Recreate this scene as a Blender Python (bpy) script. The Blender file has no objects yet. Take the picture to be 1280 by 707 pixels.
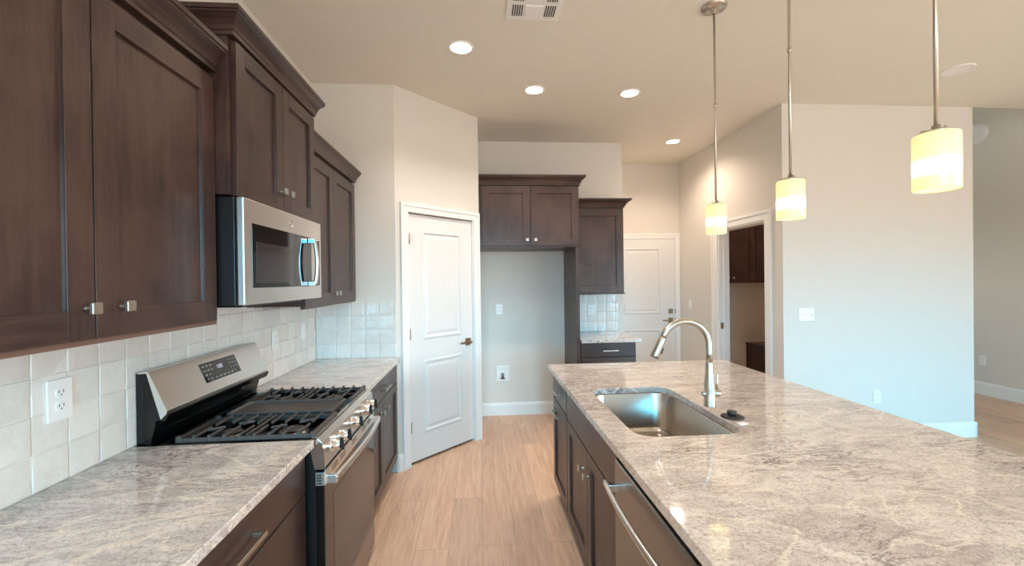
import bpy, bmesh, math, random
from mathutils import Vector, Matrix
random.seed(7)
C = bpy.context.scene
COL = C.collection

# ------------------------------------------------------------------ camera
F_PX, YAW, PITCH, ROLL, CAM_H = 538.04, .0759, -.0057, .0125, 1.5083
cam_d = bpy.data.cameras.new('camera'); cam = bpy.data.objects.new('camera', cam_d); COL.objects.link(cam)
cam_d.sensor_width = 36; cam_d.lens = F_PX/1280*36; cam_d.clip_start = .02
_fw = Vector((math.sin(YAW)*math.cos(PITCH), math.cos(YAW)*math.cos(PITCH), math.sin(PITCH)))
_rt = Vector((math.cos(YAW), -math.sin(YAW), 0)); _up = _rt.cross(_fw)
_r2 = _rt*math.cos(ROLL) - _up*math.sin(ROLL); _u2 = _rt*math.sin(ROLL) + _up*math.cos(ROLL)
_m = Matrix((_r2, _u2, -_fw)).transposed().to_4x4(); _m.translation = (0, 0, CAM_H)
cam.matrix_world = _m
C.camera = cam

# ------------------------------------------------------------------ world, exposure, daylight
C.view_settings.view_transform = 'Standard'; C.view_settings.look = 'None'
C.view_settings.gamma = 1; C.view_settings.use_curve_mapping = False
C.view_settings.exposure = 1.2
C.cycles.max_bounces = 10; C.cycles.diffuse_bounces = 6; C.cycles.glossy_bounces = 5
C.cycles.sample_clamp_indirect = 6; C.cycles.caustics_reflective = False; C.cycles.caustics_refractive = False
C.cycles.use_denoising = True
SKY, GROUND, WORLD_S = (.13, .76, 1.18), (.27, .27, .27), 9.8
EAST_SKY = (1.2, 1.18, 1.12)
CAN_W, CAN_GLOW, SHADE_GLOW = 26, 9, .5
w = bpy.data.worlds.new('world'); C.world = w; w.use_nodes = True
nt = w.node_tree; nt.nodes.clear()
out = nt.nodes.new('ShaderNodeOutputWorld'); bg = nt.nodes.new('ShaderNodeBackground')
tc = nt.nodes.new('ShaderNodeTexCoord'); sx = nt.nodes.new('ShaderNodeSeparateXYZ')
rp = nt.nodes.new('ShaderNodeValToRGB'); ma = nt.nodes.new('ShaderNodeMath'); ma.operation = 'MULTIPLY_ADD'
ma.inputs[1].default_value = .5; ma.inputs[2].default_value = .5
rp.color_ramp.elements[0].position = .48; rp.color_ramp.elements[0].color = (*GROUND, 1)
rp.color_ramp.elements[1].position = .54; rp.color_ramp.elements[1].color = (*SKY, 1)
L = nt.links.new
L(tc.outputs['Generated'], sx.inputs[0]); L(sx.outputs['Z'], ma.inputs[0]); L(ma.outputs[0], rp.inputs[0])
# the sky is hazy white but blue to the south (-y)
mr = nt.nodes.new('ShaderNodeMapRange'); mr.inputs['From Min'].default_value = -.88; mr.inputs['From Max'].default_value = -.5
mx = nt.nodes.new('ShaderNodeMix'); mx.data_type = 'RGBA'
rp2 = nt.nodes.new('ShaderNodeValToRGB')
rp2.color_ramp.elements[0].position = .48; rp2.color_ramp.elements[0].color = (*GROUND, 1)
rp2.color_ramp.elements[1].position = .54; rp2.color_ramp.elements[1].color = (*EAST_SKY, 1)
for r_, c_ in ((rp, SKY), (rp2, EAST_SKY)):              # brightest above the horizon, dimmer higher up
    r_.color_ramp.elements.new(.60).color = (*c_, 1); r_.color_ramp.elements.new(.72).color = (*[q*.3 for q in c_], 1)
L(ma.outputs[0], rp2.inputs[0]); L(sx.outputs['Y'], mr.inputs['Value']); L(mr.outputs[0], mx.inputs[0])
L(rp.outputs[0], mx.inputs[6]); L(rp2.outputs[0], mx.inputs[7]); L(mx.outputs[2], bg.inputs[0]); bg.inputs[1].default_value = WORLD_S; L(bg.outputs[0], out.inputs[0])
def portal(name, loc, rot, sx_, sy_):
    d = bpy.data.lights.new(name, 'AREA'); d.shape = 'RECTANGLE'; d.size = sx_; d.size_y = sy_
    d.cycles.is_portal = True
    o = bpy.data.objects.new(name, d); COL.objects.link(o); o.location = loc; o.rotation_euler = rot
# window openings of the room (behind / beside the camera, plus one added for the living area)
REAR_Y, EAST_X, CEIL = -3.0, 6.3, 3.065
OP_REAR = [(-1.0, 1.4, .75, 2.35), (4.1, 5.7, 0.02, 2.1)]          # x0,x1,z0,z1
OP_EAST = [(-2.7, 0.0, .5, 2.3)]
OP_LIV_ADDED = (4.9, 6.0, 1.5, 2.2)                                   # y0,y1,z0,z1
for a in OP_REAR:
    portal('window_light', ((a[0]+a[1])/2, REAR_Y-.02, (a[2]+a[3])/2), (math.pi/2, 0, 0), a[1]-a[0], a[3]-a[2])
for a in OP_EAST:
    portal('window_light', (EAST_X+.02, (a[0]+a[1])/2, (a[2]+a[3])/2), (math.pi/2, 0, math.pi/2), a[1]-a[0], a[3]-a[2])

portal('window_light', ((OP_LIV_ADDED[0]+OP_LIV_ADDED[1])/2, 8.02, (OP_LIV_ADDED[2]+OP_LIV_ADDED[3])/2), (-math.pi/2, 0, 0), OP_LIV_ADDED[1]-OP_LIV_ADDED[0], OP_LIV_ADDED[3]-OP_LIV_ADDED[2])  # unseen window, added to brighten the living area wall

# ------------------------------------------------------------------ materials
def srgb(r, g, b):
    f = lambda c: c/12.92 if c <= .04045 else ((c+.055)/1.055)**2.4
    return (f(r/255), f(g/255), f(b/255), 1)
class M:
    def __init__(s, name, base=(.8, .8, .8, 1), rough=.5, metal=0., spec=.5):
        s.m = bpy.data.materials.new(name); s.m.use_nodes = True; s.t = s.m.node_tree
        s.b = s.t.nodes['Principled BSDF']
        s.b.inputs['Base Color'].default_value = base; s.b.inputs['Roughness'].default_value = rough
        s.b.inputs['Metallic'].default_value = metal; s.b.inputs['Specular IOR Level'].default_value = spec
    def n(s, k, **kw):
        x = s.t.nodes.new('ShaderNode'+k)
        for a, v in kw.items(): setattr(x, a, v)
        return x
    def l(s, a, b): s.t.links.new(a, b)
    def coords(s, scale=(1, 1, 1), rot=(0, 0, 0), kind='Object', rand=False):
        t = s.n('TexCoord'); mp = s.n('Mapping')
        mp.inputs['Scale'].default_value = scale; mp.inputs['Rotation'].default_value = rot
        if rand:
            oi = s.n('ObjectInfo'); va = s.n('VectorMath', operation='MULTIPLY_ADD')
            cb = s.n('CombineXYZ')
            for i in range(3): s.l(oi.outputs['Random'], cb.inputs[i])
            va.inputs[1].default_value = (31, 17, 23); s.l(cb.outputs[0], va.inputs[0]); s.l(t.outputs[kind], va.inputs[2])
            s.l(va.outputs[0], mp.inputs[0])
        else: s.l(t.outputs[kind], mp.inputs[0])
        return mp.outputs[0]
    def noise(s, vec, scale=5, detail=6, rough=.5, dist=0):
        x = s.n('TexNoise'); x.inputs['Scale'].default_value = scale; x.inputs['Detail'].default_value = detail
        x.inputs['Roughness'].default_value = rough; x.inputs['Distortion'].default_value = dist
        s.l(vec, x.inputs['Vector']); return x.outputs['Fac']
    def ramp(s, fac, stops):
        r = s.n('ValToRGB'); e = r.color_ramp.elements
        while len(e) < len(stops): e.new(.5)
        for k, (p, c) in zip(e, stops): k.position = p; k.color = c
        s.l(fac, r.inputs[0]); return r.outputs[0]
    def mix(s, fac, a, b, mode='MIX'):
        x = s.n('Mix', data_type='RGBA', blend_type=mode)
        for v, i in ((fac, 0), (a, 6), (b, 7)):
            if hasattr(v, 'links'): s.l(v, x.inputs[i])
            else: x.inputs[i].default_value = v
        return x.outputs[2]
    def bump(s, h, strength=.2, dist=.01):
        x = s.n('Bump'); x.inputs['Strength'].default_value = strength; x.inputs['Distance'].default_value = dist
        s.l(h, x.inputs['Height']); s.l(x.outputs[0], s.b.inputs['Normal'])
    def base(s, c): s.l(c, s.b.inputs['Base Color'])

def paint(name, col, rough=.6, bump=.08):
    m = M(name, col, rough, spec=.35); v = m.coords()
    m.bump(m.noise(v, 90, 3), bump, .004); return m.m
WALL = paint('greige_wall_paint', srgb(223, 219, 211))
CEILM = paint('ceiling_paint', srgb(233, 228, 217), .8, .15)
TRIM = paint('white_trim_paint', srgb(240, 240, 238), .35, .02)
DOORW = paint('white_door_paint', srgb(231, 231, 229), .35, .02)
PLAST = M('white_plastic', srgb(242, 242, 240), .3).m
SLOT = M('dark_slot', srgb(60, 58, 56), .6).m
def wood(name, stretch, dark=1.0):
    m = M(name, rough=.33, spec=.5)
    v = m.coords(stretch, rand=True)
    a = m.noise(v, 4, 5, .55, .8); b = m.noise(v, 30, 4, .6)
    v2 = m.coords((1, 1, 1), rand=True); blot = m.noise(v2, 3.2, 3, .5, .6)
    c = m.ramp(a, [(.32, srgb(43*dark, 30*dark, 29*dark)), (.5, srgb(58*dark, 42*dark, 39*dark)), (.68, srgb(76*dark, 57*dark, 51*dark))])
    c = m.mix(m.ramp(blot, [(.42, (0, 0, 0, 1)), (.64, (.6, .6, .6, 1))]), c, srgb(92*dark, 71*dark, 62*dark))
    vo = m.n('TexVoronoi'); vo.inputs['Scale'].default_value = 4.2; m.l(m.coords((1, 1, .55), rand=True), vo.inputs['Vector'])
    knot = m.ramp(vo.outputs['Distance'], [(.03, (1, 1, 1, 1)), (.075, (0, 0, 0, 1))])
    c = m.mix(knot, c, srgb(22, 14, 12))
    c = m.mix(.35, c, m.ramp(b, [(.3, srgb(38*dark, 26*dark, 24*dark)), (.7, srgb(80*dark, 58*dark, 51*dark))]))
    m.base(c); m.bump(b, .05, .002)
    rg = m.ramp(blot, [(.3, (.29,)*3+(1,)), (.7, (.37,)*3+(1,))]); m.l(rg, m.b.inputs['Roughness'])
    return m.m
WV = wood('espresso_alder_vertical_grain', (9, 9, .8))
WH = wood('espresso_alder_horizontal_grain', (.8, .8, 9))
WOODS = [WV, WH]
RAILW = M('light_brown_rail', srgb(108, 82, 71), .5).m
INSIDE = M('cabinet_shadow_gap', srgb(22, 16, 14), .7).m
def steel(name, col, rough, st=(2, 2, 160)):
    m = M(name, col, rough, 1.0); v = m.coords(st)
    n_ = m.noise(v, 6, 3); m.bump(n_, .03, .001)
    return m.m
STEEL = steel('brushed_stainless', srgb(230, 225, 219), .32)
STEELD = steel('dark_stainless', srgb(150, 143, 137), .3)
SINKM = steel('sink_stainless', srgb(196, 190, 182), .24, (40, 2, 2))
NICKEL = M('satin_nickel', srgb(196, 188, 176), .32, 1).m
BRONZE = M('warm_nickel', srgb(172, 156, 132), .3, 1).m
CHROME = M('polished_chrome', srgb(215, 213, 210), .14, 1).m
BLACKG = M('black_glass', srgb(14, 13, 13), .05, 0, .6).m
BLACKE = M('black_enamel', srgb(7, 7, 8), .16).m
BLACKM = M('black_painted_metal', srgb(20, 19, 19), .36).m
IRON = M('cast_iron', srgb(74, 69, 67), .45).m
RUBBER = M('black_rubber', srgb(45, 40, 40), .5).m
WINDOWG = M('smoked_window', srgb(58, 52, 52), .1, 0, .6).m
GLYPH = M('grey_print', srgb(170, 170, 175), .5).m
def emis(name, col, s):
    m = M(name, (0.8, .8, .8, 1)); m.b.inputs['Emission Color'].default_value = col; m.b.inputs['Emission Strength'].default_value = s; return m.m
CANLED = emis('led_diffuser', srgb(255, 236, 214), CAN_GLOW)
DIGIT = emis('display_digits_glow', srgb(180, 200, 235), .35)
def shade_mat():
    m = M('lit_opal_glass', srgb(250, 240, 215), .25)
    t = m.n('TexCoord'); s = m.n('SeparateXYZ'); m.l(t.outputs['Object'], s.inputs[0])
    g = m.n('MapRange'); g.inputs['From Min'].default_value = 0; g.inputs['From Max'].default_value = .166
    m.l(s.outputs['Z'], g.inputs['Value'])
    c = m.ramp(g.outputs[0], [(0, srgb(255, 226, 150)), (.18, srgb(255, 234, 150)), (.4, srgb(255, 252, 222)), (.6, srgb(255, 234, 156)), (1, srgb(252, 224, 150))])
    e = m.ramp(g.outputs[0], [(0, (.8,)*3+(1,)), (.2, (.85,)*3+(1,)), (.38, (2.4,)*3+(1,)), (.58, (.85,)*3+(1,)), (1, (.68,)*3+(1,))])
    mm = m.n('Math', operation='MULTIPLY'); m.l(e, mm.inputs[0]); mm.inputs[1].default_value = SHADE_GLOW
    m.l(c, m.b.inputs['Emission Color']); m.l(mm.outputs[0], m.b.inputs['Emission Strength'])
    m.b.inputs['Base Color'].default_value = srgb(200, 190, 160)
    return m.m
SHADE = shade_mat()
BULB = emis('bulb_glow', srgb(255, 240, 205), 4)
def granite(name, rot, warm):
    m = M(name, rough=.05, spec=.95)
    v0 = m.coords((1, 1, 1), (0, 0, rot)); v = m.coords((1.5, 4.2, 4), (0, 0, rot)); vs = m.coords((16, 42, 30), (0, 0, rot))
    big = m.noise(v, 1.5, 7, .62, 2.2); streak = m.noise(vs, 2.6, 6, .68, 1.0); sp = m.noise(v0, 230, 3, .7); fl = m.noise(v0, 110, 3, .65)
    a, b, c_ = (srgb(186, 169, 159), srgb(217, 204, 193), srgb(234, 223, 212)) if warm else (srgb(176, 167, 163), srgb(209, 201, 196), srgb(229, 222, 216))
    col = m.ramp(big, [(.32, a), (.5, b), (.68, c_)])
    col = m.mix(m.ramp(streak, [(.5, (0, 0, 0, 1)), (.66, (.6,)*3+(1,))]), col, srgb(150, 134, 127))
    patch = m.ramp(m.noise(v0, 2.3, 3, .5, .8), [(.42, (0, 0, 0, 1)), (.62, (1, 1, 1, 1))])
    vein = m.noise(m.coords((1.6, 5.5, 3), (0, 0, rot+.25)), 2.2, 5, .62, 2.6)
    vm = m.ramp(vein, [(.465, (0, 0, 0, 1)), (.5, (1,)*3+(1,)), (.53, (0, 0, 0, 1))])
    col = m.mix(m.mix(1.0, vm, patch, 'MULTIPLY'), col, srgb(84, 73, 71))
    vein2 = m.noise(m.coords((.9, 2.6, 3), (0, 0, rot-.45)), 1.3, 4, .5, 1.6)
    col = m.mix(m.ramp(vein2, [(.482, (0, 0, 0, 1)), (.5, (.8,)*3+(1,)), (.522, (0, 0, 0, 1))]), col, srgb(240, 226, 210))
    col = m.mix(m.ramp(fl, [(.52, (0, 0, 0, 1)), (.66, (.6,)*3+(1,))]), col, srgb(150, 136, 130))
    col = m.mix(m.ramp(sp, [(.58, (0, 0, 0, 1)), (.68, (.65,)*3+(1,))]), col, srgb(98, 88, 86))
    col = m.mix(m.ramp(m.noise(v0, 190, 2, .5), [(.58, (0, 0, 0, 1)), (.7, (.6,)*3+(1,))]), col, srgb(240, 233, 226))
    m.base(col); return m.m
GRAN_I = granite('grey_granite_island', .35, True)
GRAN_L = granite('grey_granite_range_side', .95, False)
def tile_mat():
    m = M('glazed_zellige', rough=.07, spec=.6)
    g = m.n('NewGeometry'); r = g.outputs['Random Per Island']
    c = m.ramp(r, [(0, srgb(216, 212, 206)), (.5, srgb(224, 221, 215)), (1, srgb(232, 229, 224))])
    v = m.coords(); n_ = m.noise(v, 14, 3, .5, .6)
    c = m.mix(m.ramp(n_, [(.35, (0, 0, 0, 1)), (.7, (.5,)*3+(1,))]), c, srgb(235, 231, 225))
    m.base(c); m.bump(m.noise(v, 34, 2, .5, .3), .34, .006); return m.m
TILE = tile_mat()
GROUT = M('grout', srgb(226, 224, 218), .8).m
def floor_mat():
    m = M('oak_plank', rough=.38, spec=.4)
    t = m.n('TexCoord'); s = m.n('SeparateXYZ'); cb = m.n('CombineXYZ')
    m.l(t.outputs['Object'], s.inputs[0]); m.l(s.outputs['Y'], cb.inputs['X']); m.l(s.outputs['X'], cb.inputs['Y'])
    br = m.n('TexBrick'); br.offset = .37; br.offset_frequency = 2
    for k, v in (('Scale', 1), ('Mortar Size', .0011), ('Brick Width', 1.5), ('Row Height', .19), ('Bias', 0), ('Mortar Smooth', .2)): br.inputs[k].default_value = v
    br.inputs['Color1'].default_value = (0, 0, 0, 1); br.inputs['Color2'].default_value = (1, 1, 1, 1); br.inputs['Mortar'].default_value = (.5, .5, .5, 1)
    m.l(cb.outputs[0], br.inputs['Vector'])
    off = m.n('VectorMath', operation='MULTIPLY_ADD'); m.l(br.outputs['Color'], off.inputs[0]); off.inputs[1].default_value = (7, 13, 5); m.l(t.outputs['Object'], off.inputs[2])
    mp = m.n('Mapping'); mp.inputs['Scale'].default_value = (9, .8, 1); m.l(off.outputs[0], mp.inputs[0])
    g1 = m.noise(mp.outputs[0], 2.2, 6, .6, 1.2)
    mp2 = m.n('Mapping'); mp2.inputs['Scale'].default_value = (60, 2.5, 1); m.l(off.outputs[0], mp2.inputs[0])
    g2 = m.noise(mp2.outputs[0], 2, 3, .6)
    c = m.ramp(g1, [(.28, srgb(192, 152, 124)), (.5, srgb(224, 186, 158)), (.75, srgb(238, 205, 178))])
    c = m.mix(.4, c, m.ramp(g2, [(.3, srgb(190, 150, 124)), (.7, srgb(236, 203, 176))]))
    tone = m.ramp(br.outputs['Color'], [(0, (.88, .88, .88, 1)), (1, (1.06, 1.04, 1.02, 1))])
    c = m.mix(1.0, c, tone, 'MULTIPLY')
    c = m.mix(br.outputs['Fac'], c, srgb(165, 128, 102))
    m.base(c); m.bump(g2, .04, .002); return m.m
FLOORM = floor_mat()

# ------------------------------------------------------------------ mesh helpers
def bm_new(): return bmesh.new()
def box(bm, x0, x1, y0, y1, z0, z1, bev=0., mi=0, xf=None):
    r = bmesh.ops.create_cube(bm, size=1)['verts']
    for v in r: v.co = Vector(((x0+x1)/2+v.co.x*(x1-x0), (y0+y1)/2+v.co.y*(y1-y0), (z0+z1)/2+v.co.z*(z1-z0)))
    fs = set(f for v in r for f in v.link_faces)
    if bev > 0:
        es = list(set(e for v in r for e in v.link_edges))
        g = bmesh.ops.bevel(bm, geom=es, offset=bev, segments=2, profile=.5, affect='EDGES')
        fs = set(g['faces']) | set(f for v in g['verts'] for f in v.link_faces)
        r = list(set(v for f in fs for v in f.verts))
    for f in fs: f.material_index = mi
    if xf is not None:
        for v in r: v.co = xf @ v.co
    return r
def rings(bm, loops, close=True, cap0=True, cap1=True, mi=0, smooth=True):
    vs = [[bm.verts.new(p) for p in lp] for lp in loops]; n = len(vs[0]); fs = []
    for a, b in zip(vs, vs[1:]):
        for i in range(n if close else n-1):
            j = (i+1) % n
            f = bm.faces.new((a[i], a[j], b[j], b[i])); f.smooth = smooth; f.material_index = mi; fs.append(f)
    if cap0: f = bm.faces.new(list(reversed(vs[0]))); f.material_index = mi; fs.append(f)
    if cap1: f = bm.faces.new(vs[-1]); f.material_index = mi; fs.append(f)
    return vs
def lathe(bm, prof, o=(0, 0, 0), axis='z', n=24, cap0=True, cap1=True, mi=0):
    """prof: (r, h) pairs along the axis"""
    o = Vector(o); ex = {'z': ((1, 0, 0), (0, 1, 0), (0, 0, 1)), 'x': ((0, 1, 0), (0, 0, 1), (1, 0, 0)), 'y': ((0, 0, 1), (1, 0, 0), (0, 1, 0))}
    a, b, c = [Vector(k) for k in (ex[axis] if isinstance(axis, str) else axis)]
    lp = [[o+c*h+(a*math.cos(t)+b*math.sin(t))*r for t in [2*math.pi*i/n for i in range(n)]] for r, h in prof]
    return rings(bm, lp, True, cap0, cap1, mi)
def tube(bm, pts, r, n=12, flat=1.0, upv=(0, 0, 1)):
    pts = [Vector(p) for p in pts]; rr = r if isinstance(r, (list, tuple)) else [r]*len(pts); lps = []
    up = Vector(upv)
    for i, p in enumerate(pts):
        d = (pts[min(i+1, len(pts)-1)]-pts[max(i-1, 0)]).normalized()
        s = d.cross(up)
        if s.length < 1e-4: s = d.cross(Vector((1, 0, 0)))
        s.normalize(); q = s.cross(d).normalized()
        lps.append([p+(s*math.cos(2*math.pi*k/n)*flat+q*math.sin(2*math.pi*k/n))*rr[i] for k in range(n)])
    rings(bm, lps)
def prism(bm, poly, axis, a0, a1, mi=0):
    """poly in the two other axes (cyclic order: x->(y,z), y->(x,z), z->(x,y))"""
    mk = {'x': lambda p, a: (a, p[0], p[1]), 'y': lambda p, a: (p[0], a, p[1]), 'z': lambda p, a: (p[0], p[1], a)}[axis]
    rings(bm, [[mk(p, a0) for p in poly], [mk(p, a1) for p in poly]], mi=mi, smooth=False)
def rrect(x0, x1, y0, y1, r, n=6):
    o = []
    for cx, cy, s in ((x1-r, y1-r, 0), (x0+r, y1-r, 1), (x0+r, y0+r, 2), (x1-r, y0+r, 3)):
        for k in range(n+1):
            t = math.pi/2*(s+k/n); o.append((cx+r*math.cos(t), cy+r*math.sin(t)))
    return o
XF = {}
def finish(bm):
    bmesh.ops.recalc_face_normals(bm, faces=bm.faces)
def obj(name, bm, mat, parent=None, world=True, smooth_angle=None, norm=True):
    """one mesh object; coordinates are world ones unless world=False (then the parent's own)"""
    if norm: finish(bm)
    me = bpy.data.meshes.new(name)
    if parent is not None and world: bm.transform(XF[parent.name].inverted())
    bm.to_mesh(me); bm.free()
    for m in (mat if isinstance(mat, (list, tuple)) else [mat]): me.materials.append(m)
    o = bpy.data.objects.new(name, me); COL.objects.link(o)
    if parent is not None: o.parent = parent; XF[o.name] = XF[parent.name].copy()
    else: XF[o.name] = Matrix.Identity(4)
    return o
def tag(o, label, cat, group=None):
    o['label'] = label; o['category'] = cat
    if group: o['group'] = group
    return o
def thing(name, label, cat, loc=(0, 0, 0), rz=0, group=None):
    o = bpy.data.objects.new(name, None); COL.objects.link(o); o.empty_display_size = .1
    o.location = loc; o.rotation_euler = (0, 0, rz)
    XF[o.name] = Matrix.Translation(loc) @ Matrix.Rotation(rz, 4, 'Z')
    return tag(o, label, cat, group)
def struct(name, bm, mat, parent=None, world=True):
    o = obj(name, bm, mat, parent, world)
    if parent is None: o['kind'] = 'structure'
    return o
def single(name, bm, mat, label, cat, loc, group=None):
    """a thing of one mesh, authored in world coordinates, with its origin at loc"""
    bm.transform(Matrix.Translation(Vector(loc)).inverted())
    o = obj(name, bm, mat); o.location = loc; XF[o.name] = Matrix.Translation(loc)
    return tag(o, label, cat, group)

# ------------------------------------------------------------------ room shell
XW, YEND, YFR, YFAR, XR, YB, XB = -1.284, 3.47, 4.826, 5.677, 2.723, 3.672, 4.59
TOPZ = CEIL+.1
def S(name, mat, *boxes):
    b = bm_new()
    for q in boxes: box(b, *q)
    return struct(name, b, mat)
S('floor', FLOORM, (XW-.1, EAST_X+.1, REAR_Y-.1, 8.1, -.1, 0))
S('ceiling', CEILM, (XW-.1, EAST_X+.1, REAR_Y-.1, 3.68, CEIL, TOPZ), (XW-.1, XB, 3.68, YFAR+.12, CEIL, TOPZ))
S('ceiling_living', CEILM, (XB-.12, EAST_X+.1, 3.63, 8.1, 4.2, 4.3))
S('wall_left', WALL, (XW-.1, XW, REAR_Y-.1, YFR+.12, 0, CEIL))
S('wall_end', WALL, (XW, -.657, YEND, YEND+.1, 0, CEIL))
PA = .789; PX, PY = -.657, YEND
PM = Matrix.Translation((PX, PY, 0)) @ Matrix.Rotation(PA, 4, 'Z')
b = bm_new()
for q in ((0, .115, 0, .1, 0, CEIL), (.853, .938, 0, .1, 0, CEIL), (.115, .853, 0, .1, 2.075, CEIL)): box(b, *q, xf=PM)
struct('wall_pantry', b, WALL)
nx, ny = (PM @ Vector((.938, 0, 0))).xy
S('wall_niche', WALL, (nx-.1, nx, ny, YFR, 0, CEIL))
S('wall_fridge', WALL, (XW, 1.645, YFR, YFR+.12, 0, CEIL))
S('wall_hall', WALL, (1.525, 1.645, YFR+.12, YFAR, 0, CEIL))
S('wall_far', WALL, (1.525, XB, YFAR, YFAR+.12, 0, CEIL))
LO0, LO1 = 3.905, 4.72
S('wall_right', WALL, (XR, XR+.12, YB+.12, LO0, 0, CEIL), (XR, XR+.12, LO1, YFAR, 0, CEIL), (XR, XR+.12, LO0, LO1, 2.055, CEIL))
S('wall_island', WALL, (XR, XB, YB, YB+.12, 0, CEIL))
S('wall_laundry', WALL, (XB-.12, XB, YB+.12, 8.0, 0, 4.2))
la, lb, lc, ld = OP_LIV_ADDED
S('wall_living', WALL, (XB-.12, la, 8.0, 8.1, 0, 4.2), (lb, EAST_X+.1, 8.0, 8.1, 0, 4.2), (la, lb, 8.0, 8.1, 0, lc), (la, lb, 8.0, 8.1, ld, 4.2))
S('wall_header', WALL, (XB, EAST_X, 3.63, 3.68, TOPZ, 4.2))
ye0, ye1, ze0, ze1 = OP_EAST[0]
S('wall_east', WALL, (EAST_X, EAST_X+.1, REAR_Y-.1, ye0, 0, CEIL), (EAST_X, EAST_X+.1, ye1, 3.68, 0, CEIL), (EAST_X, EAST_X+.1, 3.68, 8.1, 0, 4.2),
  (EAST_X, EAST_X+.1, ye0, ye1, 0, ze0), (EAST_X, EAST_X+.1, ye0, ye1, ze1, CEIL))
ra, rb = OP_REAR
S('wall_rear', WALL, (XW, ra[0], REAR_Y-.1, REAR_Y, 0, CEIL), (ra[1], rb[0], REAR_Y-.1, REAR_Y, 0, CEIL), (rb[1], EAST_X, REAR_Y-.1, REAR_Y, 0, CEIL),
  (ra[0], ra[1], REAR_Y-.1, REAR_Y, 0, ra[2]), (ra[0], ra[1], REAR_Y-.1, REAR_Y, ra[3], CEIL), (rb[0], rb[1], REAR_Y-.1, REAR_Y, rb[3], CEIL), (rb[0], rb[1], REAR_Y-.1, REAR_Y, 0, rb[2]))
def wframe(name, horiz, u0, u1, z0, z1, at, mull):
    b = bm_new(); t = .05
    def q(a0, a1, c0, c1):
        if horiz: box(b, a0, a1, at-.07, at-.01, c0, c1)
        else: box(b, at+.01, at+.07, a0, a1, c0, c1)
    q(u0, u0+t, z0, z1); q(u1-t, u1, z0, z1); q(u0+t, u1-t, z0, z0+t); q(u0+t, u1-t, z1-t, z1)
    for k in range(1, mull): c = u0+(u1-u0)*k/mull; q(c-.03, c+.03, z0+t, z1-t)
    struct(name, b, TRIM)
wframe('window_1', True, *ra, REAR_Y, 2); wframe('window_2', True, *rb, REAR_Y, 2); wframe('window_3', False, *OP_EAST[0], EAST_X, 3); wframe('window_4_added', True, *OP_LIV_ADDED, 8.08, 2)  # the fourth is an added, unseen opening that brightens the living area

# baseboards: profile with an eased top, run between two points; n = direction out of the wall
def baseboard(name, p, q, n, h=.14, t=.015):
    p = Vector((*p, 0)); q = Vector((*q, 0)); n = Vector((*n, 0)).normalized(); b = bm_new()
    prof = [(0, 0), (t, 0), (t, h-.03), (t*.75, h-.012), (t*.4, h), (0, h)]
    rings(b, [[e+n*o+Vector((0, 0, z)) for o, z in prof] for e in (p, q)], smooth=False)
    return struct(name, b, TRIM)
def pt(t, d=0): v = PM @ Vector((t, d, 0)); return v.xy
baseboard('baseboard_end', (-.665, YEND), (-.650, YEND), (0, -1))
baseboard('baseboard_fridge', (nx, YFR), (.958, YFR), (0, -1))
baseboard('baseboard_island', (XR, YB), (XB+.015, YB), (0, -1))
baseboard('baseboard_island_end', (XB, YB-.015), (XB, YB+.5), (1, 0))
baseboard('baseboard_right', (XR, YB), (XR, LO0-.095), (-1, 0))
baseboard('baseboard_right_far', (XR, LO1+.13), (XR, YFAR), (-1, 0))
baseboard('baseboard_east', (EAST_X, 1.7), (EAST_X, 8.0), (-1, 0), .16)
baseboard('baseboard_living', (XB, 8.0), (EAST_X, 8.0), (0, -1), .16)

# casings: stepped profile boxes
def casing(name, mtx, x0, x1, z1, wd=.085, back=0., legs=(1, 1), wl=None):
    """opening x0..x1, top z1 in the plane y=back of mtx, out towards -y"""
    b = bm_new(); wl = wl or wd
    def leg(a0, a1, inner_right):
        box(b, a0, a1, back-.016, back, 0, z1, .003, xf=mtx)
        s = (a0+.0, a0+.028) if inner_right else (a1-.028, a1)
        box(b, s[0], s[1], back-.023, back-.016, 0, z1+(wd-.0), .002, xf=mtx)
    if legs[0]: leg(x0-wl, x0, True)
    if legs[1]: leg(x1, x1+wd, False)
    h0, h1 = x0-(wl if legs[0] else 0), x1+(wd if legs[1] else 0)
    box(b, h0, h1, back-.016, back, z1, z1+wd, .003, xf=mtx)
    box(b, h0+.028, h1-.028, back-.023, back-.016, z1+wd-.028, z1+wd, .002, xf=mtx)
    return struct(name, b, TRIM)

# moulded two-panel door leaf, front at y=0 of mtx
def panel_frame(b, x0, x1, z0, z1, mtx):
    """raised moulding around a sunk panel whose field is raised again"""
    loops = []
    for off, d in ((0, -.0005), (.008, -.0065), (.02, -.0075), (.028, .004), (.04, .004), (.062, -.003)):
        loops.append([mtx @ Vector(p) for p in ((x0+off, d, z0+off), (x1-off, d, z0+off), (x1-off, d, z1-off), (x0+off, d, z1-off))])
    rings(b, loops, cap0=False, smooth=False)
def leaf(parent, x0, x1, z0, z1, panels, mtx, th=.035):
    b = bm_new()
    # stiles and rails around the panel openings
    xs = [panels[0][0], panels[0][1]]
    box(b, x0, xs[0], 0, th, z0, z1, xf=mtx); box(b, xs[1], x1, 0, th, z0, z1, xf=mtx)
    zz = [z0]+[z for p in sorted(panels, key=lambda p: p[2]) for z in p[2:4]]+[z1]
    for i in range(0, len(zz), 2): box(b, xs[0], xs[1], 0, th, zz[i], zz[i+1], xf=mtx)
    for p in panels:
        box(b, p[0], p[1], .006, th, p[2], p[3], xf=mtx)
        panel_frame(b, *p, mtx)
    return obj('door_leaf', b, DOORW, parent)
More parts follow.
